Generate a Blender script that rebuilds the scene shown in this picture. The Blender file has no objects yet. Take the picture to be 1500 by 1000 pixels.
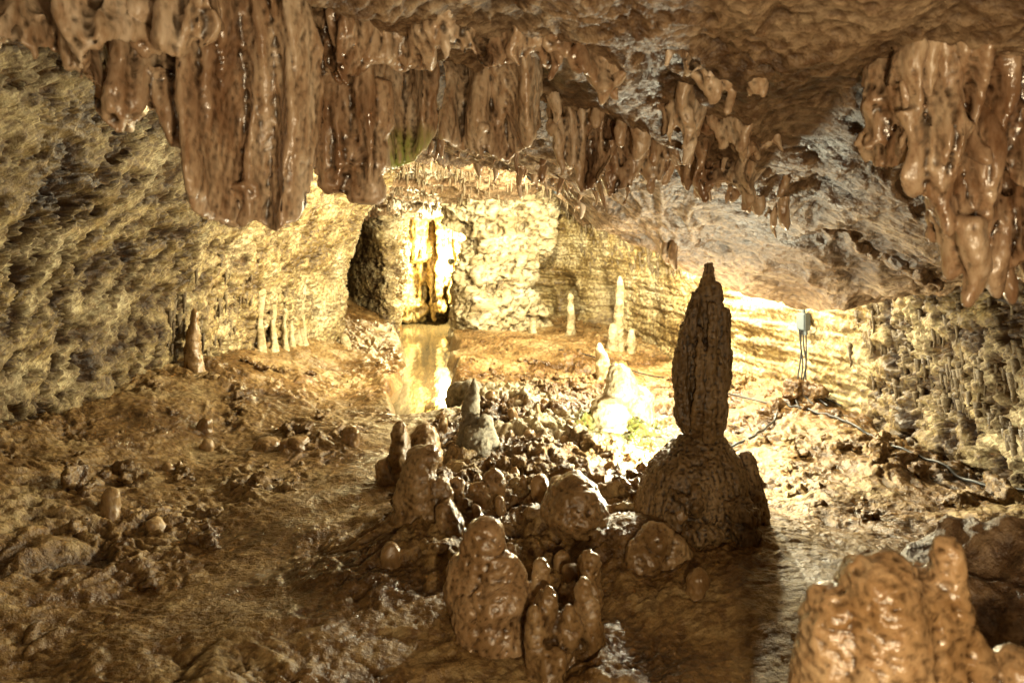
import bpy, math, random
import numpy as np
from mathutils import Vector, noise as mn
random.seed(7); rng=np.random.RandomState(11)
scene=bpy.context.scene
# ---------------------------------------------------------------- noise
_perm=np.random.RandomState(3).permutation(256); _perm=np.concatenate([_perm,_perm,_perm]).astype(np.int32)
_g=np.random.RandomState(5).normal(size=(256,3)); _g/=np.linalg.norm(_g,axis=1)[:,None]; _g=_g.astype(np.float32)
def pn(x,y,z,seed=0):
    x=np.asarray(x,np.float32)+seed*17.31+500; y=np.asarray(y,np.float32)+seed*7.77+500; z=np.asarray(z,np.float32)+seed*3.13+500
    x,y,z=np.broadcast_arrays(x,y,z)
    xi=np.floor(x).astype(np.int32); yi=np.floor(y).astype(np.int32); zi=np.floor(z).astype(np.int32)
    xf=x-xi; yf=y-yi; zf=z-zi
    xi&=255; yi&=255; zi&=255
    u=xf*xf*xf*(xf*(xf*6-15)+10); v=yf*yf*yf*(yf*(yf*6-15)+10); w=zf*zf*zf*(zf*(zf*6-15)+10)
    def c(a,b,d):
        h=_perm[_perm[_perm[xi+a]+yi+b]+zi+d]
        g=_g[h]
        return g[...,0]*(xf-a)+g[...,1]*(yf-b)+g[...,2]*(zf-d)
    x00=c(0,0,0)*(1-u)+c(1,0,0)*u; x10=c(0,1,0)*(1-u)+c(1,1,0)*u
    x01=c(0,0,1)*(1-u)+c(1,0,1)*u; x11=c(0,1,1)*(1-u)+c(1,1,1)*u
    return ((x00*(1-v)+x10*v)*(1-w)+(x01*(1-v)+x11*v)*w)*1.6
def fbm(x,y,z,s,o=4,seed=0,g=.5,ridge=False):
    a=1.;t=0;n=0
    for i in range(o):
        v=pn(x*s,y*s,z*s,seed+i)
        if ridge: v=1-2*np.abs(v)-.4
        t=t+a*v; n+=a; a*=g; s*=2.03
    return t/n
def sm(v,a,b):
    t=np.clip((v-a)/(b-a),0,1); return t*t*(3-2*t)
def gs(x,y,cx,cy,rx,ry=None):
    ry=ry or rx
    return np.exp(-((x-cx)/rx)**2-((y-cy)/ry)**2)
# ---------------------------------------------------------------- mesh helpers
def link(o): scene.collection.objects.link(o); return o
def grid_mesh(name,X,Y,Z,mat,cav=None,flip=False):
    r,c=X.shape
    co=np.stack([X,Y,Z],-1).reshape(-1,3).astype(np.float32)
    idx=np.arange(r*c).reshape(r,c)
    q=np.stack([idx[:-1,:-1],idx[:-1,1:],idx[1:,1:],idx[1:,:-1]],-1).reshape(-1,4)
    if flip: q=q[:,::-1]
    me=bpy.data.meshes.new(name)
    me.vertices.add(len(co)); me.vertices.foreach_set('co',co.ravel())
    me.loops.add(q.size); me.loops.foreach_set('vertex_index',q.ravel().astype(np.int32))
    me.polygons.add(len(q)); me.polygons.foreach_set('loop_start',np.arange(0,q.size,4,dtype=np.int32))
    me.polygons.foreach_set('use_smooth',np.ones(len(q),bool))
    me.update(calc_edges=True)
    if cav is not None:
        a=me.attributes.new('cav','FLOAT','POINT'); a.data.foreach_set('value',cav.ravel().astype(np.float32))
    me.materials.append(mat)
    return link(bpy.data.objects.new(name,me))
def poly_mesh(name,verts,faces,mat,smooth=True):
    me=bpy.data.meshes.new(name); me.from_pydata([tuple(map(float,v)) for v in verts],[],faces)
    if smooth: me.polygons.foreach_set('use_smooth',[True]*len(me.polygons))
    me.materials.append(mat); me.update()
    return link(bpy.data.objects.new(name,me))
class Buf:
    def __init__(s): s.v=[]; s.f=[]
    def tube(s,pts,seg=14,ecc=1.0,ang=0.0,wob=.12,sd=0):
        """pts: list of (x,y,z,r); closed tapered body"""
        b=len(s.v); n=len(pts); ca,sa=math.cos(ang),math.sin(ang)
        for i,(x,y,z,r) in enumerate(pts):
            for k in range(seg):
                t=2*math.pi*k/seg
                rr=r*(1+wob*math.sin(2*t+sd)+wob*.6*math.sin(3*t+sd*2.3+i*.3))
                dx=rr*math.cos(t); dy=rr*math.sin(t)*ecc
                s.v.append((x+dx*ca-dy*sa,y+dx*sa+dy*ca,z))
        for i in range(n-1):
            for k in range(seg):
                k2=(k+1)%seg
                s.f.append((b+i*seg+k,b+i*seg+k2,b+(i+1)*seg+k2,b+(i+1)*seg+k))
        s.f.append(tuple(b+k for k in range(seg))[::-1]); s.f.append(tuple(b+(n-1)*seg+k for k in range(seg)))
    def sheet(s,X,Yf,Yb,Z):
        """closed thick sheet; arrays (ns,nt)"""
        ns,nt=X.shape; b=len(s.v)
        for Yy in (Yf,Yb):
            for i in range(ns):
                for j in range(nt): s.v.append((float(X[i,j]),float(Yy[i,j]),float(Z[i,j])))
        m=ns*nt; F=lambda i,j:b+i*nt+j; G=lambda i,j:b+m+i*nt+j
        for i in range(ns-1):
            for j in range(nt-1):
                s.f.append((F(i,j),F(i,j+1),F(i+1,j+1),F(i+1,j))); s.f.append((G(i,j),G(i+1,j),G(i+1,j+1),G(i,j+1)))
            s.f.append((F(i,0),F(i+1,0),G(i+1,0),G(i,0))); s.f.append((F(i,nt-1),G(i,nt-1),G(i+1,nt-1),F(i+1,nt-1)))
        for j in range(nt-1):
            s.f.append((F(0,j),G(0,j),G(0,j+1),F(0,j+1))); s.f.append((F(ns-1,j),F(ns-1,j+1),G(ns-1,j+1),G(ns-1,j)))
    def blob(s,c,r,sd=0,sub=2,rough=.25):
        import bmesh
        bm=bmesh.new(); bmesh.ops.create_icosphere(bm,subdivisions=sub,radius=1)
        b=len(s.v); bm.verts.ensure_lookup_table()
        for v in bm.verts:
            p=v.co; k=1+rough*mn.noise(p*1.3+Vector((sd*3.1,sd,0)))*1.6+rough*.5*mn.noise(p*3+Vector((sd,0,sd*5)))
            s.v.append((c[0]+p.x*r[0]*k,c[1]+p.y*r[1]*k,c[2]+p.z*r[2]*k))
        for f in bm.faces: s.f.append(tuple(b+v.index for v in f.verts))
        bm.free()
def organic(name,buf,mat,voxel=.008,smooth=3,disp=()):
    """fuse overlapping parts into one continuous surface, then roughen. disp: list of (amp,(sx,sy,sz),octaves,ridge)"""
    o=poly_mesh(name,buf.v,buf.f,mat)
    m=o.modifiers.new('r','REMESH'); m.mode='VOXEL'; m.voxel_size=voxel; m.adaptivity=0
    m.use_smooth_shade=True
    if smooth:
        m2=o.modifiers.new('s','SMOOTH'); m2.iterations=smooth; m2.factor=.5
    dg=bpy.context.evaluated_depsgraph_get(); me=bpy.data.meshes.new_from_object(o.evaluated_get(dg))
    o.modifiers.clear(); old=o.data; o.data=me; bpy.data.meshes.remove(old); me.name=name
    n=len(me.vertices); co=np.empty(n*3,np.float32); me.vertices.foreach_get('co',co); co=co.reshape(-1,3)
    for amp,(sx,sy,sz),oc,rd in disp:
        nr=np.empty(n*3,np.float32); me.vertex_normals.foreach_get('vector',nr); nr=nr.reshape(-1,3)
        d=fbm(co[:,0]*sx,co[:,1]*sy,co[:,2]*sz,1.,oc,seed=4,ridge=rd)
        co=co+nr*(d*amp)[:,None]
        me.vertices.foreach_set('co',co.ravel()); me.update()
    if not me.materials: me.materials.append(mat)
    me.polygons.foreach_set('use_smooth',np.ones(len(me.polygons),bool))
    return o
# ---------------------------------------------------------------- materials
def rock(name,cols,scale=3.,stretch=(1,1,1),rough=(.35,.7),bump=.6,fine=45.,bdist=.02,point=(.44,.54,.35),cav=False,green=None,spec=.5,dark=(.45,.36,.28),greenb=None,spk=(.45,.6,.9)):
    m=bpy.data.materials.new(name); m.use_nodes=True; nt=m.node_tree; N=nt.nodes; L=nt.links
    b=N['Principled BSDF']
    tc=N.new('ShaderNodeTexCoord'); mp=N.new('ShaderNodeMapping'); mp.inputs['Scale'].default_value=stretch
    L.new(tc.outputs['Object'],mp.inputs[0])
    def noi(s,d=4,r=.6,src=mp):
        n=N.new('ShaderNodeTexNoise'); n.inputs['Scale'].default_value=s; n.inputs['Detail'].default_value=d
        n.inputs['Roughness'].default_value=r
        L.new(src.outputs[0],n.inputs['Vector']); return n
    n1=noi(scale,4,.68)
    rp=N.new('ShaderNodeValToRGB'); L.new(n1.outputs[0],rp.inputs[0])
    e=rp.color_ramp.elements; e[0].position=.36; e[0].color=(*cols[0],1); e[1].position=.64; e[1].color=(*cols[-1],1)
    for i,c in enumerate(cols[1:-1]):
        k=e.new(.36+.28*(i+1)/(len(cols)-1)); k.color=(*c,1)
    col=rp.outputs[0]
    def mix(kind,fac,a,bb):
        x=N.new('ShaderNodeMix'); x.data_type='RGBA'; x.blend_type=kind
        if isinstance(fac,float): x.inputs[0].default_value=fac
        else: L.new(fac,x.inputs[0])
        L.new(a,x.inputs[6])
        if isinstance(bb,tuple): x.inputs[7].default_value=(*bb,1)
        else: L.new(bb,x.inputs[7])
        return x.outputs[2]
    def ramp(src,a,b_,ca=0.,cb=1.):
        r=N.new('ShaderNodeMapRange'); r.inputs[1].default_value=a; r.inputs[2].default_value=b_; r.inputs[3].default_value=ca; r.inputs[4].default_value=cb
        L.new(src,r.inputs[0]); return r.outputs[0]
    n3=noi(fine,3,.75)
    col=mix('MULTIPLY',ramp(n3.outputs[0],spk[0],spk[1],0,spk[2]),col,dark)
    for gg in (green,greenb):
        if not gg: continue
        vm=N.new('ShaderNodeVectorMath'); vm.operation='DISTANCE'; L.new(tc.outputs['Object'],vm.inputs[0]); vm.inputs[1].default_value=gg[0]
        f=ramp(vm.outputs['Value'],gg[1],gg[1]*.3)
        mm=N.new('ShaderNodeMath'); mm.operation='MULTIPLY'; L.new(f,mm.inputs[0]); L.new(ramp((n1 if len(gg)>3 else n3).outputs[0],*((.47,.53) if len(gg)>3 else (.35,.6))),mm.inputs[1])
        col=mix('MIX',mm.outputs[0],col,gg[2])
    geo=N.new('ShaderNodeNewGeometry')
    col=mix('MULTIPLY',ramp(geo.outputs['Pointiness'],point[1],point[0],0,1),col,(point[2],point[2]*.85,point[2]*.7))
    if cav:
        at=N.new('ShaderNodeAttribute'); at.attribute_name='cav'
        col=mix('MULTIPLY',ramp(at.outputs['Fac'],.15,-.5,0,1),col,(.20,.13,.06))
    L.new(col,b.inputs['Base Color'])
    L.new(ramp(n1.outputs[0],.35,.65,rough[0],rough[1]),b.inputs['Roughness'])
    b.inputs['Specular IOR Level'].default_value=spec
    b1=N.new('ShaderNodeBump'); b1.inputs['Strength'].default_value=bump; b1.inputs['Distance'].default_value=bdist
    n5=noi(fine*.6,5,.7); L.new(n5.outputs[0],b1.inputs['Height'])
    L.new(b1.outputs[0],b.inputs['Normal'])
    return m
def plain(name,c,rough=.5,metal=0.):
    m=bpy.data.materials.new(name); m.use_nodes=True; nt=m.node_tree; b=nt.nodes['Principled BSDF']
    n=nt.nodes.new('ShaderNodeTexNoise'); n.inputs['Scale'].default_value=60
    r=nt.nodes.new('ShaderNodeValToRGB'); r.color_ramp.elements[0].color=(c[0]*.5,c[1]*.5,c[2]*.5,1); r.color_ramp.elements[1].color=(*c,1)
    nt.links.new(n.outputs[0],r.inputs[0]); nt.links.new(r.outputs[0],b.inputs['Base Color'])
    b.inputs['Roughness'].default_value=rough; b.inputs['Metallic'].default_value=metal; return m
SOFT=(.42,.68,.6)
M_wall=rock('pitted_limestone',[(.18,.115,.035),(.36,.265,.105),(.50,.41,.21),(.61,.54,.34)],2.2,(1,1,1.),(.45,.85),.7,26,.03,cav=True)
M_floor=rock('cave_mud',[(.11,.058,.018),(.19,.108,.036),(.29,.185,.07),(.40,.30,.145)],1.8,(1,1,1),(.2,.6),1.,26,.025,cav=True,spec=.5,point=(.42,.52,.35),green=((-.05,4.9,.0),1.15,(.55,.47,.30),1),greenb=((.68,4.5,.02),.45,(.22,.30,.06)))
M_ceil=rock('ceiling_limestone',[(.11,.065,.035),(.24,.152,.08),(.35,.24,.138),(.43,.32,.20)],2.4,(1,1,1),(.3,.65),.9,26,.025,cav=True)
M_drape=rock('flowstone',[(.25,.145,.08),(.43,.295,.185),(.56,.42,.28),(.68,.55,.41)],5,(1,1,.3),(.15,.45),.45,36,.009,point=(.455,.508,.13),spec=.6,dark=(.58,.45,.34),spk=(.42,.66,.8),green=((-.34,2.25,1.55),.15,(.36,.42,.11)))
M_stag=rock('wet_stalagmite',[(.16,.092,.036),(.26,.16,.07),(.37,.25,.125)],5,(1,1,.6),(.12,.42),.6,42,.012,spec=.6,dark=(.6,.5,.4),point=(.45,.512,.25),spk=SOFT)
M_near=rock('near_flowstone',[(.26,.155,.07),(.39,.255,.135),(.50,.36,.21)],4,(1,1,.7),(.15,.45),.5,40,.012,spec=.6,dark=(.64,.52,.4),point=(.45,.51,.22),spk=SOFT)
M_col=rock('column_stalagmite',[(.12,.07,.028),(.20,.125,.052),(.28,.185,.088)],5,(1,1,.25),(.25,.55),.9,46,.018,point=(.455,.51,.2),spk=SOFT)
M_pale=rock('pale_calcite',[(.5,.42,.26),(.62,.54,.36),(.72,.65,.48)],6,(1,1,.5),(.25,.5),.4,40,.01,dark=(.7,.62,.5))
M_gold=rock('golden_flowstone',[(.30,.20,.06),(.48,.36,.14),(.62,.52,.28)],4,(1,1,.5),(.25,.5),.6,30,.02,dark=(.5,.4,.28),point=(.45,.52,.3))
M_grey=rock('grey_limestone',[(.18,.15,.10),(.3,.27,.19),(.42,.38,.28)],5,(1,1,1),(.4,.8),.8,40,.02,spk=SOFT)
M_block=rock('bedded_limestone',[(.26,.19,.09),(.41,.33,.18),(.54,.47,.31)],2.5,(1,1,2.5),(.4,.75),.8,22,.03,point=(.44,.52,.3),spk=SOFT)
M_cable=plain('cable_rubber',(.03,.03,.03),.45); M_box=plain('grey_plastic',(.10,.12,.13),.4)
# ---------------------------------------------------------------- floor
SKIRT=[(.83,3.0,.42,.08),(-.09,2.32,.25,.05),(.27,2.89,.25,.04),(-.5,3.3,.45,.06),(.74,4.65,.30,.07),(-.2,4.05,.3,.06),(-.35,2.95,.3,.06)]
def floor_z(x,y,cav=False):
    x=np.asarray(x,np.float32); y=np.asarray(y,np.float32)
    z0=x*0
    z=.05*sm(y,7,10)+.34*sm(-x,1.3,2.7)**1.5+.10*sm(x,1.5,2.5)
    z=z+fbm(x,y,z0,.9,3,seed=2)*.14
    path=np.exp(-((x+.88-.12*np.sin(y*1.7))/.26)**2)*sm(y,2.0,2.6)*sm(-y,-5.2,-4.2)
    rm=gs(x,y,1.0,2.35,.55,.42); rm=np.maximum(rm,gs(x,y,.55,2.8,.22,.18))
    patch=sm(fbm(x,y,z0,1.6,3,seed=80),-.15,.2)
    cen=np.exp(-((x-.1-.05*y)/.75)**2)*sm(y,2.6,3.4)*sm(-y,-7.2,-6.2)
    mask=np.clip(1-.85*path-.7*rm,0,1)*np.clip(.40+.6*patch+.55*cen,0,1.15)
    wx=x+.2*fbm(x,y,z0,2.5,3,seed=31); wy=y+.2*fbm(x,y,z0+4,2.5,3,seed=37)
    r1=fbm(wx,wy,z0,2.2,5,seed=9,ridge=True,g=.64); r2=fbm(wx,wy,z0,7,5,seed=14,ridge=True,g=.7)
    lump=np.maximum(fbm(wx,wy,z0,5.5,3,seed=95,g=.6),0)
    r3=fbm(x,y,z0,28,3,seed=20)
    z=z+(.08+.07*cen)*r1*mask+(.028+.028*cen)*r2*mask+.06*lump*mask+r3*(.003+.010*mask)
    z=z+.12*rm+.10*gs(x,y,.3,8.2,1.1,1.2)+.06*gs(x,y,.2,5.6,.5,.5)
    for cx,cy,r,h in SKIRT: z=z+h*gs(x,y,cx,cy,r)
    z=z+.10*sm(-y,-3.2,-2.0)*sm(-x,1.0,1.9)
    cx=-.125*y; hw=.034*y+.01+.10*pn(x*0,y*1.6,z0,3)
    pool=sm(-np.abs(x-cx),-hw-.10,-hw+.02)*sm(y,5.0,5.4)
    z=z*(1-pool)+pool*(-.16)
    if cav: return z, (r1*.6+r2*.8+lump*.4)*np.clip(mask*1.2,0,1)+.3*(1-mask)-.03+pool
    return z
ys=np.concatenate([np.linspace(-4.5,1.5,40)[:-1],1.5*np.exp(np.linspace(0,math.log(12.6/1.5),900))])
xs=np.linspace(-3.9,3.7,890)
X,Y=np.meshgrid(xs,ys)
Z,cv=floor_z(X,Y,True)
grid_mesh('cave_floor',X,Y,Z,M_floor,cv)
# ---------------------------------------------------------------- ceiling
def ceil_z(x,y,cav=False):
    x=np.asarray(x,np.float32); y=np.asarray(y,np.float32); z0=x*0
    zn=np.interp(x,[-3,-2,-1,0,.5,1,1.4,2,3],[2.2,2.12,2.0,1.95,1.92,1.84,1.70,1.42,1.1])
    zl=np.interp(x,[-3,-1.8,-1.2,-.6,0,.3,.55,.9,1.3,1.75,2.1,2.5,3],[2.2,2.05,1.90,1.80,1.72,1.60,1.38,1.20,1.02,.90,.98,1.1,1.0])
    t=sm(y,1.2,4.3)*.55+np.clip((y-1.5)/2.6,0,1)*.45
    low=zn*(1-t)+zl*t
    zr=np.interp(x,[-3,-2,-1,0,.4,.9,1.5,2.2,3],[1.9,2.02,2.1,2.08,2.0,1.68,1.58,1.5,1.3])
    zr=zr-.42*sm(y,7,10.5)*sm(-x,-.6,0.2)-.18*sm(y,6.6,9)*sm(x,.6,1.2)
    lipy=4.05+.25*pn(x*1.3,z0,z0,5)
    k=sm(y,lipy,lipy+.7)
    z=low*(1-k)+zr*k
    wx=x+.35*fbm(x,y,z0,1.3,3,seed=51); wy=y+.35*fbm(x,y,z0+4,1.3,3,seed=57)
    rib=1-2*np.abs(pn((wx*.8-wy*.6)*2.6,(wx*.6+wy*.8)*.9,z0,90))-.4
    a=fbm(wx,wy,z0,1.7,5,seed=41,ridge=True,g=.62); b=fbm(wx,wy,z0,7,4,seed=45,ridge=True,g=.65); c=fbm(x,y,z0,24,3,seed=48)
    pm=.25+.75*sm(fbm(x,y,z0,1.4,2,seed=99),-.25,.25)
    z=z-.085*a-.06*rib-.030*b*pm-.010*c*pm
    z=z+sm(-y,-1.2,-.2)*.5
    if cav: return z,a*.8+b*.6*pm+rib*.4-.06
    return z
ysc=np.concatenate([np.linspace(-4.5,.8,30)[:-1],.8*np.exp(np.linspace(0,math.log(12.6/.8),900))])
X,Y=np.meshgrid(xs,ysc); Z,cv=ceil_z(X,Y,True)
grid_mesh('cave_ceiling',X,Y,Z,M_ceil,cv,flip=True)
# ---------------------------------------------------------------- walls (one continuous ring around the chamber)
out=[(0,-4.2,0),(-2.4,-3.9,.2),(-3.1,-2,.3),(-2.9,0,.6),(-2.7,2,.8),(-2.62,3.5,.85),(-2.65,5.2,.85),(-2.38,6.6,.8),(-2.0,7.8,.6),(-2.55,8.25,.2),(-3.3,9.2,.1),(-3.4,10.6,.1),(-2.7,11.2,.1),(-2.25,10.3,.1),(-1.8,9.7,.1),(-1.62,10.2,.1),(-1.95,11.2,.1),(-1.4,11.9,.1),(-.75,11.5,.1),(-.6,10.6,.2),(-.1,10.2,.2),(.5,10.2,.2),(1.1,9.7,.2),(1.6,8.4,.2),(1.8,7.3,.2),(2.0,6.2,.2),(2.26,5.2,.2),(2.42,4.5,.2),(2.5,3.3,.2),(2.7,1.8,.3),(3,0,.3),(3.1,-2,.2),(2.4,-3.9,.2)]
P=np.array(out); n=len(P); pts=[]
for i in range(n):
    p0,p1,p2,p3=P[(i-1)%n],P[i],P[(i+1)%n],P[(i+2)%n]
    for t in np.linspace(0,1,60,endpoint=False):
        pts.append(.5*((2*p1)+(-p0+p2)*t+(2*p0-5*p1+4*p2-p3)*t*t+(-p0+3*p1-3*p2+p3)*t**3))
pts.append(pts[0]); pts=np.array(pts)
seg=np.linalg.norm(np.diff(pts[:,:2],axis=0),axis=1); mid=(pts[1:,1]+pts[:-1,1])/2
dens=seg/np.where(mid>2.2,.012,.08); cum=np.concatenate([[0],np.cumsum(dens)])
K=int(cum[-1]); u=np.linspace(0,cum[-1],K)
ox=np.interp(u,cum,pts[:,0]); oy=np.interp(u,cum,pts[:,1]); ln=np.interp(u,cum,pts[:,2])
tx=np.gradient(ox); ty=np.gradient(oy); k=np.hypot(tx,ty); nx,ny=ty/k,-tx/k
zs=np.linspace(-.35,2.7,270)
Zw,OX=np.meshgrid(zs,ox); OY=np.broadcast_to(oy[:,None],Zw.shape); LN=ln[:,None]
off=LN*(np.clip(Zw,0,3)/2)**2.1
NX=nx[:,None]; NY=ny[:,None]
bx=OX+NX*off; by=OY+NY*off
wx=bx+.05*fbm(bx,by,Zw,6,3,seed=61); wz=Zw+.05*fbm(bx,by,Zw+9,6,3,seed=63)
big=fbm(bx,by,Zw,.9,3,seed=65); pit=fbm(wx,by,wz*1.2,5.5,4,seed=66,g=.85); sml=fbm(wx,by,wz*.8,14,3,seed=70,ridge=True,g=.65)
var=fbm(bx,by,Zw,1.5,3,seed=120)
bed=fbm(bx*.5,by*.5,Zw*5,1.6,5,seed=75,g=.6)
left=sm(-bx,.6,1.6)
rt=sm(bx,2.0,2.3)*sm(-by,-4.9,-4.2)
hole=np.minimum(pit,.07)
pitA=np.maximum(left,rt)
d=.16*big+(.24+.25*var)*hole*pitA+.026*sml*(.4+.6*pitA)+(1-pitA)*.10*bed+.05*(1-pitA)*pit+.04*pitA*bed
for cx,cy,r,h,am in [(.42,10.1,.17,.45,.6),(.74,10.0,.13,.55,.6),(1.2,9.4,.19,.65,.6)]:
    d=d-am*np.exp(-((bx-cx)**2+(by-cy)**2)/r**2-(np.clip(Zw-.1,0,3)/h)**4)
WX=bx+NX*d; WY=by+NY*d
# near ends of both walls: darker, dirt-filled rock; side passage: shadow painted into colour
crust_shade=sm(-by,-6.6,-4.4)*(.38+.45*fbm(bx,by,Zw,2.2,3,seed=88))+.6*gs(bx,by,-2.75,9.9,.8,1.4)
cvw=np.where(pitA>.5,hole*(2.8+2*var)+.26+sml*.5+var*.4,bed*.7+.28+sml*.35+pit*.5)-crust_shade*pitA*1.2
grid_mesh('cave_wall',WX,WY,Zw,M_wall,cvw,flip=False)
def wall_at(x,y,z):
    j=int(np.argmin(np.abs(zs-z))); i=int(np.argmin((WX[:,j]-x)**2+(WY[:,j]-y)**2))
    return WX[i,j],WY[i,j],z,nx[i],ny[i]
# ---------------------------------------------------------------- pool
v=[];f=[]
yy=np.linspace(4.9,11.9,30)
for y in yy: v+=[(-.125*y-.55,y,-.085),(-.125*y+.55,y,-.085)]
f=[(2*i,2*i+1,2*i+3,2*i+2) for i in range(29)]
mw=bpy.data.materials.new('pool_water'); mw.use_nodes=True; b=mw.node_tree.nodes['Principled BSDF']
b.inputs['Base Color'].default_value=(.16,.12,.06,1); b.inputs['Roughness'].default_value=.07; b.inputs['IOR'].default_value=1.5; b.inputs['Specular IOR Level'].default_value=.8
nn=mw.node_tree.nodes.new('ShaderNodeTexNoise'); nn.inputs['Scale'].default_value=9; nn.inputs['Detail'].default_value=4; bb=mw.node_tree.nodes.new('ShaderNodeBump'); bb.inputs['Strength'].default_value=.5; bb.inputs['Distance'].default_value=.02
mw.node_tree.links.new(nn.outputs[0],bb.inputs['Height']); mw.node_tree.links.new(bb.outputs[0],b.inputs['Normal'])
poly_mesh('pool_water',v,f,mw,False)
# ---------------------------------------------------------------- draperies
def hang(buf,x,y,ztip,r,ztop=None,sd=0,ecc=.8,lean=0.,blunt=0.):
    zt=float(ceil_z(x,y))+.12 if ztop is None else ztop
    L=zt-ztip; pts=[]
    for t in (0,.12,.28,.45,.6,.75,.87,.94,.98,1.0):
        rr=r*np.interp(t,[0,.15,.5,.8,.93,.98,1],[1.9,1.5,1.15,.9+.1*blunt,.62+.25*blunt,.38+.3*blunt,.12+.1*blunt])
        rr*=1+.10*math.sin(t*9+sd)
        pts.append((x+lean*(t)+.012*math.sin(t*6+sd),y+.012*math.cos(t*5+sd*2),zt-L*t,rr))
    buf.tube(pts,14,ecc,sd,.14,sd)
def curtain(name,keys,y0,r,step,voxel=.0062,jit=.03,ydrift=0.,mat=None,extra=None,amp=1.,ztop=None,fold=.06,blunt=.5,tips=.5,rods=.2):
    """keys: (x, z_tip) profile of the lower edge. A thick folded sheet, with some ribs and drip tips fused to it"""
    B=Buf(); kx=[a for a,_ in keys]; kz=[b for _,b in keys]; x=kx[0]; sdn=(x*31+y0*7)%50
    ns=max(12,int((kx[-1]-kx[0])/.008)); nt=26
    S=np.linspace(kx[0],kx[-1],ns)[:,None]+np.zeros((1,nt)); T=np.linspace(0,1,nt)[None,:]+np.zeros((ns,1))
    def yfold(s,t):
        return y0+ydrift*(s-kx[0])+fold*(1.5*pn(s*7,t*.8,0*s,sdn)+.85*pn(s*17,t*1.3,0*s+3,sdn)-.6*np.abs(pn(s*30,t*.9,0*s+8,sdn)))
    yb=yfold(S,T)
    zt=(ceil_z(S[:,0],yb[:,0])+.10 if ztop is None else np.full(ns,ztop))[:,None]
    edge=np.interp(S[:,0],kx,kz)+jit*.9*pn(S[:,0]*24,S[:,0]*0,S[:,0]*0,sdn+3)+.6*jit*np.abs(pn(S[:,0]*13,S[:,0]*0+2,S[:,0]*0,sdn+5))
    edge=np.minimum(edge,zt[:,0]-.04)[:,None]
    Zz=zt+(edge-zt)*T
    th=r*(.90-.45*T)*(1+.35*pn(S*14,T*2,0*S+5,sdn))*np.sqrt(np.clip((1.02-T)/.08,0.02,1))
    endt=np.clip(np.minimum(S-kx[0],kx[-1]-S)/.03,.15,1)
    th=th*np.sqrt(endt)
    Xx=S+.03*pn(S*5,T*2.2,0*S+9,sdn)
    B.sheet(Xx,yb-th,yb+th,Zz)
    while x<kx[-1]:
        zb=float(np.interp(x,kx,kz)); y=float(yfold(np.array([x]),np.array([.8]))[0])
        if random.random()<rods: hang(B,x,y-.3*r,zb+.02+.6*jit*random.random(),r*random.uniform(.5,.85),sd=random.uniform(0,6),ztop=ztop,blunt=blunt)
        if random.random()<tips: hang(B,x+random.uniform(-.01,.01),y,zb-random.uniform(0,1)*jit,r*random.uniform(.3,.5),sd=random.uniform(0,6),ztop=zb+.10)
        x+=step*random.uniform(.7,1.3)
    if extra: extra(B)
    return organic(name,B,mat or M_drape,voxel,3,[(.022*amp,(7,7,3.5),3,False),(.007*amp,(20,20,7),3,True),(.0035,(60,60,50),2,False)])
curtain('flowstone_drapery',[(-1.5,1.72),(-1.38,1.74),(-1.30,1.69),(-1.24,1.76),(-1.15,1.76),(-1.05,1.68),(-.98,1.72),(-.9,1.78),(-.8,1.74),(-.72,1.8)],1.70,.045,.04,jit=.03,fold=.08)
curtain('flowstone_drapery',[(-1.12,1.62),(-1.04,1.585),(-.97,1.59),(-.95,1.66),(-.91,1.55),(-.84,1.56),(-.82,1.37),(-.76,1.345),(-.70,1.35),(-.62,1.315),(-.575,1.35),(-.555,1.50),(-.53,1.7)],1.9,.05,.03,jit=.02,fold=.095,blunt=.8,tips=.25,rods=.2)
def blk(B):
    for (x,z,h,r) in [(-.55,1.62,.1,.07),(-.47,1.55,.08,.08),(-.53,1.48,.06,.06),(-.45,1.44,.05,.055),(-.43,1.68,.1,.06)]:
        B.tube([(x,2.1,z+h,r*.8),(x,2.1,z+h*.3,r),(x,2.1,z-h*.3,r*1.02),(x,2.1,z-h*.7,r*.7)],10,.8,.3,.15,x*9)
curtain('flowstone_drapery',[(-.6,1.50),(-.54,1.44),(-.47,1.425),(-.42,1.43),(-.395,1.5)],2.12,.045,.035,extra=blk,jit=.02)
curtain('flowstone_drapery',[(-.47,1.58),(-.40,1.54),(-.35,1.53),(-.30,1.55),(-.26,1.60),(-.23,1.66)],2.28,.045,.03,jit=.02,fold=.09,blunt=.9,tips=.15,rods=.05)
curtain('flowstone_drapery',[(-.24,1.64),(-.2,1.60),(-.14,1.59),(-.06,1.565),(.0,1.57),(.05,1.61),(.1,1.68)],2.36,.045,.03,jit=.03,fold=.10,blunt=.8,tips=.2,rods=.05)
curtain('flowstone_drapery',[(-.55,1.79),(-.45,1.76),(-.36,1.83),(-.25,1.80),(-.15,1.85),(-.05,1.79),(.05,1.84),(.15,1.8)],2.0,.045,.035,jit=.04,fold=.09)
curtain('flowstone_drapery',[(.1,1.86),(.2,1.80),(.3,1.72),(.36,1.80)],2.0,.045,.03,jit=.05,blunt=.7)
curtain('flowstone_drapery',[(.45,1.84),(.55,1.76),(.62,1.72),(.68,1.70),(.74,1.78),(.8,1.75),(.88,1.84)],2.0,.045,.03,jit=.06,blunt=.6,fold=.09)
def teeth(x0,x1,n):
    def t(B):
        for i in range(n):
            x=random.uniform(x0,x1); y=random.uniform(2.5,2.9)
            hang(B,x*y/2.6,y,float(ceil_z(x*y/2.6,y))-random.uniform(.04,.13),random.uniform(.012,.026),sd=random.uniform(0,6))
    return t
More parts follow.
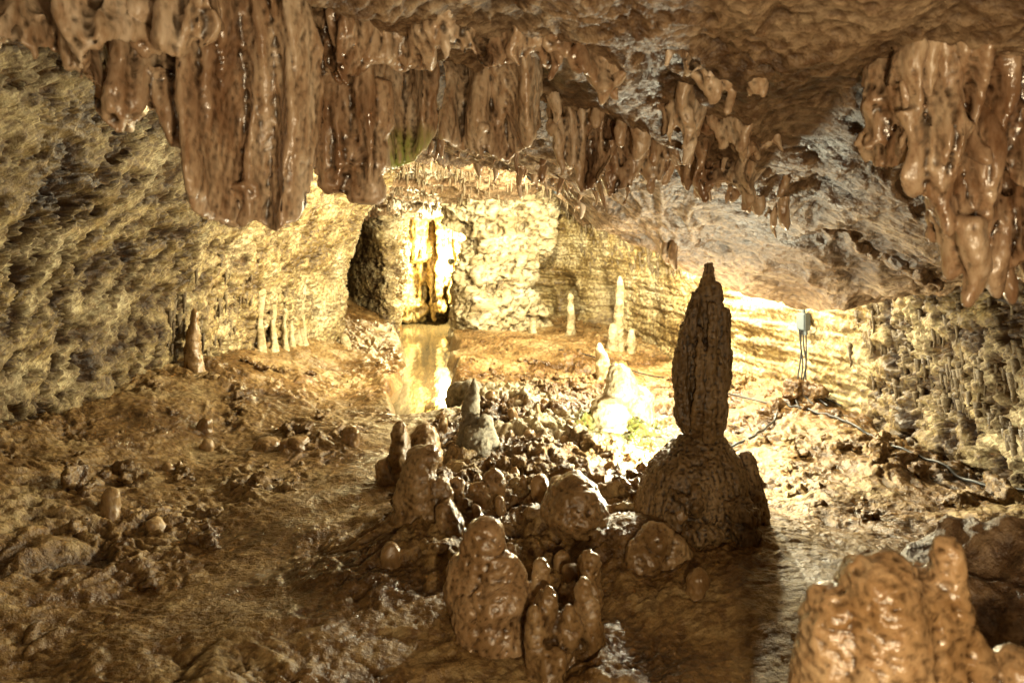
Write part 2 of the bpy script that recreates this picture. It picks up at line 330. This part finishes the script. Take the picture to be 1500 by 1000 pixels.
curtain('stalactite_cluster',[(.16,1.66),(.2,1.58),(.26,1.54),(.31,1.45),(.35,1.52),(.39,1.60)],2.6,.034,.026,jit=.07,extra=teeth(.15,.45,20),fold=.10,blunt=.3,tips=.6,rods=.2)
curtain('stalactite_cluster',[(.37,1.52),(.41,1.46),(.46,1.50),(.52,1.58),(.56,1.50),(.60,1.54),(.64,1.60)],2.68,.036,.026,jit=.07,extra=teeth(.4,.7,20),fold=.10,blunt=.3,tips=.6,rods=.2)
curtain('stalactite_cluster',[(.64,1.56),(.68,1.48),(.72,1.45),(.76,1.55),(.80,1.50),(.84,1.45),(.88,1.50),(.92,1.50),(.96,1.60),(1.03,1.67),(1.08,1.74)],2.5,.038,.026,jit=.07,extra=teeth(.7,1.05,20),fold=.11,blunt=.3,tips=.6,rods=.2)
curtain('flowstone_drapery',[(.5,1.66),(.58,1.60),(.66,1.66),(.74,1.60),(.8,1.55),(.88,1.60),(.96,1.68),(1.0,1.74)],2.28,.042,.03,jit=.07,fold=.10,tips=.5,rods=.1)
# right-hand cluster: shrouds with pointed tips, in tiers
def rag(B):
    for (x,y,z,L,r) in [(1.02,1.72,1.40,.22,.03),(1.07,1.70,1.30,.28,.03),(1.12,1.74,1.20,.28,.034),(1.145,1.70,1.13,.22,.024),(1.19,1.74,1.24,.26,.034),(1.23,1.72,1.15,.26,.026),(1.27,1.76,1.13,.26,.03),(1.33,1.75,1.2,.3,.04)]:
        hang(B,x,y,z,r,ztop=z+L,sd=x*31,blunt=.1)
    for (x,y,z,r) in [(1.05,1.8,1.66,.10),(1.18,1.8,1.64,.13),(1.32,1.8,1.6,.15),(1.25,1.8,1.75,.18),(1.1,1.85,1.75,.15),(1.3,1.82,1.45,.10)]:
        B.blob((x,y,z),(r,r*.8,r*.8),x*9,3,.35)
curtain('flowstone_drapery',[(.96,1.56),(1.01,1.46),(1.04,1.50),(1.08,1.33),(1.11,1.36),(1.15,1.20),(1.18,1.33),(1.24,1.20),(1.27,1.27),(1.32,1.2),(1.42,1.3)],1.76,.036,.026,jit=.06,ydrift=.2,extra=rag,tips=.7,fold=.12,rods=.15)
curtain('flowstone_drapery',[(1.0,1.60),(1.05,1.50),(1.09,1.56),(1.14,1.45),(1.18,1.53),(1.23,1.42),(1.28,1.5),(1.38,1.45)],1.64,.034,.03,jit=.07,ydrift=.1,tips=.5,fold=.11,rods=.05)
for ky,xa,xb in [(2.0,.95,1.5),(2.3,1.15,1.8),(2.9,1.3,2.0)]:
    curtain('flowstone_drapery',[(xa,float(ceil_z(xa,ky))+.02),(xa*.6+xb*.4,float(ceil_z(xa*.6+xb*.4,ky+.1))-.05),(xa*.3+xb*.7,float(ceil_z(xa*.3+xb*.7,ky+.2))-.02),(xb,float(ceil_z(xb,ky+.3))-.06)],ky,.05,.03,jit=.03,ydrift=.4,mat=M_ceil,tips=.1,rods=.1)
B=Buf()
for i in range(100):
    x=random.uniform(-.85,.45); y=random.uniform(3.0,4.1); cz=float(ceil_z(x,y))
    hang(B,x,y,cz-random.choice([.02,.03,.05,.08,.12])*random.uniform(.7,1.3),random.uniform(.012,.028),sd=random.uniform(0,6))
for x,y,l in [(.86,3.6,.14),(.83,3.65,.1),(1.1,3.8,.08)]:
    hang(B,x,y,float(ceil_z(x,y))-l,.03,sd=x)
organic('stalactite_cluster',B,M_drape,.008,2,[(.006,(20,20,8),3,False)])
B=Buf()
def cone(B,x,y,z,L,r,sd):
    B.tube([(x,y,z+.05,r*1.6),(x,y,z,r*1.1),(x+.005,y,z-L*.5,r*.7),(x,y,z-L*.9,r*.4),(x,y,z-L,r*.1)],8,1,sd,.1,sd)
for i in range(700):
    x=random.uniform(-2,1.9); y=random.uniform(4.9,10.0); cone(B,x,y,float(ceil_z(x,y)),random.uniform(.03,.14),random.uniform(.008,.02),random.uniform(0,6))
poly_mesh('stalactite_field',B.v,B.f,M_block)
# drips along the walls
B=Buf()
for i in range(700):
    if i<200: y=random.uniform(5.0,7.8); x=-2.5; z=random.choice([random.gauss(.72,.07),random.gauss(.45,.06),random.uniform(.4,1.3)])
    elif i<580: y=random.uniform(2.8,4.7); x=2.5; z=random.choice([random.gauss(.56+.05*math.sin(y*6),.03),random.gauss(.36+.05*math.sin(y*9),.03),random.gauss(.85,.1)])
    else: y=random.uniform(7,10); x=1.6; z=random.uniform(.9,1.5)
    X_,Y_,Z_,n1,n2=wall_at(x,y,z); cone(B,X_+n1*.004,Y_+n2*.004,z,random.uniform(.03,.12),random.uniform(.008,.018),random.uniform(0,6))
poly_mesh('wall_stalactites',B.v,B.f,M_block)
B=Buf()
for i in range(7):
    y=6.4+i*.13+random.uniform(-.04,.04); X_,Y_,Z_,n1,n2=wall_at(-2.3,y,.35); top=random.uniform(.6,1.1); xw=X_+n1*.04; z0=float(floor_z(xw,Y_))-.05
    B.tube([(xw,Y_,z0,.06),(xw,Y_,z0+.1,.038),(xw-.01,Y_,z0+.3,.024),(xw,Y_,top-.1,.036),(xw-.06,Y_,top,.05)],10,1,i,.15,i)
organic('flowstone_columns',B,M_block,.012,2,[(.018,(15,15,8),3,False)])
# ---------------------------------------------------------------- stalagmites
def stag(B,x,y,h,r,style='dome',sd=0,dx=0.,dz=0.):
    z0=float(floor_z(x,y))-.06+dz
    pr={'dome':([0,.15,.4,.65,.82,.93,1],[1.3,1.12,1.02,.95,.82,.58,.15]),
        'flat':([0,.2,.5,.8,.93,.98,1],[1.4,1.1,.95,.82,.76,.62,.4]),
        'spike':([0,.1,.3,.6,.85,.95,1],[1.4,1.1,.95,.75,.48,.3,.1]),
        'ball':([0,.15,.35,.6,.8,.93,1],[.8,1.,1.08,1.0,.75,.45,.1]),
        'pole':([0,.08,.2,.6,.9,.97,1],[1.7,1.2,1.,.85,.7,.5,.15])}[style]
    pts=[]
    for t in np.linspace(0,1,16):
        rr=r*np.interp(t,*pr)*(1+.05*math.sin(t*14+sd))
        pts.append((x+dx*t+.01*math.sin(3*t+sd),y,z0+(h+.06)*t,rr))
    B.tube(pts,20,1,sd,.08,sd)
D1=[(.026,(9,9,9),3,False),(.007,(24,24,34),3,True),(.003,(70,70,80),2,False)]
def one(name,lst,mat,vox=.007,disp=D1):
    B=Buf()
    for i,a in enumerate(lst): stag(B,*a[:5],sd=i*1.7+a[0]*9,dx=(a[5] if len(a)>5 else 0))
    return organic(name,B,mat,vox,2,disp)
# great column
B=Buf(); x0,y0=.83,3.0; zb=-.05
B.tube([(x0-.01,y0,zb,.26),(x0-.02,y0,.05,.262),(x0-.03,y0,.14,.262),(x0-.03,y0,.23,.240),(x0-.02,y0,.31,.205),(x0-.01,y0,.37,.155),(x0,y0,.41,.11),(x0,y0,.44,.085)],28,1,.3,.06,1)
B.tube([(x0,y0,.36,.070),(x0,y0,.46,.072),(x0-.003,y0,.56,.084),(x0-.004,y0,.72,.088),(x0+.003,y0,.86,.080),(x0+.014,y0,.98,.064),(x0+.024,y0,1.06,.048),(x0+.032,y0,1.11,.036),(x0+.036,y0,1.16,.026),(x0+.036,y0,1.195,.018)],20,.9,.7,.10,2)
B.tube([(x0+.055,y0-.03,.42,.026),(x0+.08,y0-.03,.55,.034),(x0+.090,y0-.03,.8,.032),(x0+.094,y0-.03,.94,.028),(x0+.094,y0-.03,.99,.024),(x0+.094,y0-.03,1.0,.012)],12,1,0,.15,3)
B.tube([(x0+.05,y0-.02,.8,.03),(x0+.058,y0-.02,1.0,.030),(x0+.058,y0-.02,1.10,.024),(x0+.056,y0-.02,1.115,.012)],12,1,0,.15,3)
B.tube([(x0-.05,y0-.05,.46,.03),(x0-.085,y0-.04,.53,.040),(x0-.092,y0-.04,.74,.042),(x0-.086,y0-.04,.86,.036),(x0-.075,y0-.03,.92,.024),(x0-.07,y0-.02,.935,.012)],12,1,0,.15,5)
B.tube([(x0-.04,y0-.05,.7,.03),(x0-.052,y0-.04,.9,.036),(x0-.042,y0-.04,1.0,.030),(x0-.028,y0-.03,1.07,.020)],12,1,0,.15,5)
B.tube([(x0+.01,y0-.09,.44,.024),(x0+.012,y0-.115,.6,.026),(x0+.02,y0-.105,.85,.024),(x0+.03,y0-.07,1.03,.016)],12,1,0,.15,7)
B.tube([(x0-.04,y0-.09,.46,.018),(x0-.042,y0-.12,.6,.020),(x0-.035,y0-.11,.8,.018),(x0-.02,y0-.08,.93,.012)],12,1,0,.15,7)
B.tube([(x0+.05,y0-.09,.46,.018),(x0+.055,y0-.12,.6,.020),(x0+.055,y0-.11,.75,.018),(x0+.05,y0-.08,.83,.012)],12,1,0,.15,7)
B.tube([(x0+.2,y0-.02,0,.09),(x0+.2,y0-.02,.2,.07),(x0+.195,y0-.02,.31,.052),(x0+.19,y0-.02,.37,.022)],14,1,0,.1,2)
for i in range(14):
    a=random.uniform(3.3,6.1); rr=random.uniform(.15,.26); B.blob((x0+rr*math.cos(a),y0+rr*math.sin(a),random.uniform(-.02,.26)),(.07,.07,.06),i,2,.5)
o=organic('column_stalagmite',B,M_col,.0055,1,[(.020,(11,11,6.),3,False),(.011,(34,34,14),4,True),(.005,(60,60,90),2,False)])
one('stalagmite',[(-.61,3.61,.31,.062,'dome',.02),(-.66,3.6,.1,.06,'dome')],M_stag)
one('stalagmite',[(-.46,3.71,.25,.085,'dome')],M_stag)
one('stalagmite',[(-.25,4.06,.36,.06,'spike',.02),(-.16,4.02,.2,.065,'dome'),(-.2,4.0,.12,.09,'dome')],M_grey)
one('stalagmite',[(-.42,2.95,.27,.095,'flat',.05),(-.31,2.93,.17,.055,'dome'),(-.27,2.85,.10,.06,'dome'),(-.24,3.0,.13,.05,'dome')],M_stag)
one('stalagmite',[(-.1,3.17,.13,.055,'dome'),(-.16,3.1,.08,.06,'dome')],M_stag)
one('stalagmite',[(-.10,2.32,.33,.085,'dome'),(-.03,2.30,.24,.09,'dome'),(-.15,2.33,.2,.08,'dome'),(-.05,2.25,.18,.09,'dome'),(.07,2.3,.1,.05,'dome'),(-.13,2.26,.12,.08,'dome')],M_near,.006)
one('boulder',[(.27,2.89,.20,.135,'ball')],M_stag)
one('stalagmite',[(.29,2.48,.20,.045,'dome'),(.24,2.47,.08,.06,'dome')],M_stag,.006)
one('stalagmite',[(.075,2.12,.20,.04,'dome'),(.12,2.16,.23,.04,'dome'),(.17,2.14,.16,.04,'dome'),(.22,2.2,.2,.04,'dome',.02),(.26,2.18,.15,.04,'dome'),(.13,2.08,.1,.05,'dome'),(.09,2.3,.2,.035,'dome')],M_stag,.006)
one('stalagmite',[(.56,2.65,.13,.07,'dome'),(.5,2.63,.06,.07,'dome'),(.62,2.66,.07,.07,'dome')],M_stag)
one('stalagmite',[(.74,4.65,.36,.12,'dome'),(.66,4.6,.14,.15,'dome'),(.84,4.68,.2,.12,'dome')],M_pale,.01)
one('stalagmite',[(.76,8.9,.55,.06,'pole')],M_block,.012)
one('stalagmite',[(1.2,7.65,.82,.055,'pole'),(1.12,7.6,.3,.06,'dome')],M_block,.012)
one('stalagmite',[(1.32,7.6,.27,.045,'dome')],M_block,.012)
one('stalagmite',[(.84,6.5,.34,.05,'dome'),(.88,6.5,.25,.05,'dome')],M_pale,.012)
one('stalagmite',[(.28,9.0,.2,.05,'dome')],M_block,.012)
one('stalagmite',[(-2.42,5.2,.45,.07,'spike')],M_stag,.012)
one('stalagmite',[(-1.85,7.6,.15,.06,'dome')],M_block,.012)
one('stalagmite',[(-1.0,4.25,.10,.06,'dome')],M_stag,.01)
one('stalagmite',[(-1.3,4.15,.07,.08,'dome'),(-1.5,4.2,.06,.09,'dome')],M_stag,.01)
one('boulder',[(-.42,5.6,.2,.12,'ball'),(-.34,5.5,.1,.1,'ball')],M_grey,.012)
# small knobs of calcite scattered through the mud
B=Buf()
for i in range(45):
    y=random.uniform(2.3,5.2); x=random.gauss(0,.45) if i<38 else random.uniform(-2.2,-1.2)
    if abs(x+.88)<.35: continue
    stag(B,x,y,random.uniform(.02,.10),random.uniform(.02,.05),'dome',i)
organic('calcite_knobs',B,M_stag,.008,2,[(.015,(14,14,14),3,False)])
# near stalagmite
B=Buf()
def nearp(x,y,z,r,b=-.1):
    B.tube([(x,y,b,r*1.6),(x,y,b+(z-b)*.4,r*1.25),(x,y,b+(z-b)*.7,r*1.05),(x,y,z-r*.9,r*.92),(x,y,z-r*.35,r*.7),(x,y,z-r*.08,r*.4),(x,y,z,r*.1)],22,1,x*7,.06,x*5)
nearp(.735,1.36,.68,.105); nearp(.655,1.37,.61,.08); nearp(.81,1.38,.64,.10); nearp(.86,1.35,.72,.04); nearp(.88,1.36,.56,.07); nearp(.99,1.33,.5,.075); nearp(1.08,1.35,.44,.07); nearp(.70,1.3,.5,.1)
organic('stalagmite',B,M_near,.0055,2,[(.024,(9,9,9),3,False),(.007,(22,22,44),3,True),(.003,(70,70,110),2,False)])
B=Buf(); B.blob((1.42,1.95,.2),(.3,.25,.3),2,3,.25); organic('boulder',B,M_ceil,.01,2,[(.05,(5,5,5),5,True)])
# central bedded rock mass
B=Buf()
B.tube([(-.25,9.4,-.1,.62),(-.22,9.4,.1,.6),(-.2,9.35,.4,.55),(-.25,9.4,.7,.45),(-.15,9.4,1.0,.5),(-.05,9.5,1.3,.55),(-.1,9.6,1.7,.7),(-.1,9.7,2.1,.9)],30,.8,.3,.12,1)
organic('rock_pillar',B,M_block,.018,1,[(.28,(2.2,2.2,1.5),3,False),(.16,(3,3,4.5),5,True),(.04,(14,14,20),3,True)])
B=Buf()
for i in range(30):
    x=-2.0+i*.045; hang(B,x,11.1+random.uniform(-.3,.3),random.choice([random.uniform(-.1,.3),random.uniform(.4,1.0)]),.06,ztop=2,sd=i,blunt=.6)
for i in range(14):
    r=random.uniform(.10,.22); B.blob((random.uniform(-1.75,-.85),11.2+random.uniform(-.15,.15),random.uniform(-.1,1.2)),(r,r,r),i,2,.4)
organic('flowstone_drapery',B,M_gold,.02,2,[(.07,(5,5,4),3,False),(.03,(16,16,9),3,True)])
# ---------------------------------------------------------------- rubble: irregular clods, mostly buried
B=Buf()
for i in range(620):
    if i<400: y=random.uniform(2.6,7.0); x=random.gauss(.1+.03*y,.5)
    elif i<500: y=random.uniform(2.0,6.5); x=random.uniform(-2.5,-1.1)
    else: y=random.uniform(3.2,7); x=random.uniform(1.2,2.3)
    if abs(x+.88)<.25 and y<4.8: continue
    if abs(x+.125*y)<.06*y and y>5: continue
    if gs(x,y,1.0,2.35,.6)>.25: continue
    s=min(.07,random.lognormvariate(-4.1,.7)); z=float(floor_z(x,y))
    B.blob((x,y,z-s*.2),(s*random.uniform(.8,1.7),s*random.uniform(.8,1.7),s*random.uniform(.5,1.)),i,2 if s<.02 else 3,1.3)
organic('rubble',B,M_floor,.009,0,[(.02,(22,22,22),3,True),(.008,(60,60,60),2,False)])
# ---------------------------------------------------------------- cables & junction box
def cable(name,p,r,parent=None):
    c=bpy.data.curves.new(name,'CURVE'); c.dimensions='3D'; c.bevel_depth=r; c.bevel_resolution=3
    s=c.splines.new('NURBS'); s.points.add(len(p)-1); s.use_endpoint_u=True; s.order_u=3
    for q,a in zip(s.points,p): q.co=(*a,1)
    c.materials.append(M_cable); o=link(bpy.data.objects.new(name,c))
    if parent: o.parent=parent
    return o
pth=[(1.05,3.95),(1.25,4.2),(1.55,4.35),(1.8,4.7),(2.0,5.0),(2.12,4.7),(2.17,4.3),(2.2,4.0),(2.3,3.7),(2.35,3.4),(2.5,3.0)]
pp=[]
for a,b_ in zip(pth[:-1],pth[1:]):
    for t in np.linspace(0,1,6,endpoint=False):
        x=a[0]+(b_[0]-a[0])*t+random.uniform(-.012,.012); y=a[1]+(b_[1]-a[1])*t; pp.append((x,y,float(floor_z(x,y))+.016))
cable('power_cable',pp,.008)
pp=[(x,y,float(floor_z(x,y))+.015) for x,y in [(1.9,5.1),(1.7,5.6),(1.5,6.2),(1.3,6.6),(1.0,6.9),(.8,7.2),(.5,7.3)]]
cable('power_cable',pp,.006)
wx_,wy_,wz_,wnx,wny=wall_at(2.25,5.15,.68)
import bmesh
bm=bmesh.new(); bmesh.ops.create_cube(bm,size=1); bmesh.ops.scale(bm,vec=(.10,.06,.13),verts=bm.verts); bmesh.ops.bevel(bm,geom=bm.edges[:],offset=.008,segments=2,affect='EDGES')
g=bmesh.ops.create_cone(bm,cap_ends=True,segments=12,radius1=.014,radius2=.014,depth=.04); bmesh.ops.translate(bm,vec=(-.025,0,-.08),verts=g['verts'])
g=bmesh.ops.create_cone(bm,cap_ends=True,segments=12,radius1=.014,radius2=.014,depth=.04); bmesh.ops.translate(bm,vec=(.025,0,-.08),verts=g['verts'])
g=bmesh.ops.create_cone(bm,cap_ends=True,segments=12,radius1=.014,radius2=.014,depth=.06); bmesh.ops.translate(bm,vec=(0,0,.08),verts=g['verts'])
me=bpy.data.meshes.new('junction_box'); bm.to_mesh(me); bm.free(); me.materials.append(M_box)
jb=link(bpy.data.objects.new('junction_box',me)); jb.location=(wx_+wnx*.05,wy_+wny*.05,.68); jb.rotation_euler=(0,0,math.atan2(wny,wnx)+math.pi/2)
hx,hy=wx_+wnx*.06,wy_+wny*.06
for j in range(4):
    pp=[(hx+(j-1.5)*.016,hy,.62)]+[(hx+(j-1.5)*.018+random.uniform(-.02,.02),hy-.02,z) for z in (.5,.38,.26,.14)]+[(hx-.1+.07*j,hy-.08,float(floor_z(hx-.1+.07*j,hy-.08))+.01),(hx-.15+.1*j,hy-.3,float(floor_z(hx-.15+.1*j,hy-.3))+.015)]
    cable('hanging_cable',pp,.006)
# ---------------------------------------------------------------- lamps
M_glass=bpy.data.materials.new('lamp_glass'); M_glass.use_nodes=True
bg=M_glass.node_tree.nodes['Principled BSDF']; bg.inputs['Emission Color'].default_value=(1,.85,.55,1); bg.inputs['Emission Strength'].default_value=8
M_glass.cycles.emission_sampling='NONE'
def lamp(loc,aim,power,col=(1,.8,.45),size=.06,housing=True,spot=None):
    loc=Vector(loc); d=(Vector(aim)-loc).normalized()
    e=bpy.data.objects.new('cave_or_fill_light',None); link(e); e.location=loc; e.rotation_euler=d.to_track_quat('-Z','Y').to_euler()
    if housing:
        B=Buf(); B.tube([(0,0,.10,.025),(0,0,.06,.04),(0,0,.02,.05),(0,0,.0,.055)],20,1,0,0,0)
        h=poly_mesh('housing',B.v,B.f,M_box); h.parent=e
        B=Buf(); B.tube([(0,0,-.002,.045),(0,0,-.008,.04)],20,1,0,0,0); h=poly_mesh('glass',B.v,B.f,M_glass); h.parent=e
    l=bpy.data.lights.new('bulb','SPOT' if spot else 'POINT'); l.energy=power; l.color=col; l.shadow_soft_size=size
    if spot: l.spot_size=math.radians(spot); l.spot_blend=.7
    o=link(bpy.data.objects.new('bulb',l)); o.parent=e; o.location=(0,0,-.08)
    return e
Yl=(1,.89,.56)
lamp((.90,3.72,.17),(.75,5,.1),170,(1,.95,.68),.03)
lamp((.15,5.35,1.80),(-2.0,7.8,.8),950,(1,.89,.56),.05,spot=115)
lamp((.45,6.9,1.80),(.1,10,1.0),600,(1,.93,.66),.05,spot=125)
lamp((1.30,6.0,1.42),(1.2,9,.8),640,(1,.93,.66),.04)
lamp((-.95,10.5,.95),(-1.5,11.2,.8),420,(1,.86,.46),.05)
lamp((1.45,5.0,1.2),(2.2,5.6,.4),190,Yl,.04)
lamp((.30,.1,.85),(.3,3,1.8),92,(1,.78,.48),.05)  # warm fill added beside the camera, out of view, to brighten the foreground
lamp((.3,-1.0,1.3),(.2,3,1.0),32,(1,.78,.48),.10)  # weaker fill added behind the camera, no fixture of the cave
# ---------------------------------------------------------------- world / camera
w=bpy.data.worlds.new('World'); scene.world=w; w.use_nodes=True
sky=w.node_tree.nodes.new('ShaderNodeTexSky'); sky.sky_type='NISHITA'; sky.sun_disc=False; sky.sun_elevation=math.radians(4)
w.node_tree.links.new(sky.outputs[0],w.node_tree.nodes['Background'].inputs[0]); w.node_tree.nodes['Background'].inputs[1].default_value=.05
c=bpy.data.cameras.new('camera'); co=link(bpy.data.objects.new('camera',c)); co.location=(0,0,1.3); co.rotation_euler=(math.radians(90),0,0)
c.lens=24; c.sensor_width=36; c.shift_y=-.1; c.clip_start=.02; c.clip_end=100
c.dof.use_dof=True; c.dof.focus_distance=3.6; c.dof.aperture_fstop=3.0
scene.camera=co
scene.view_settings.view_transform='Standard'; scene.view_settings.look='None'; scene.view_settings.exposure=0
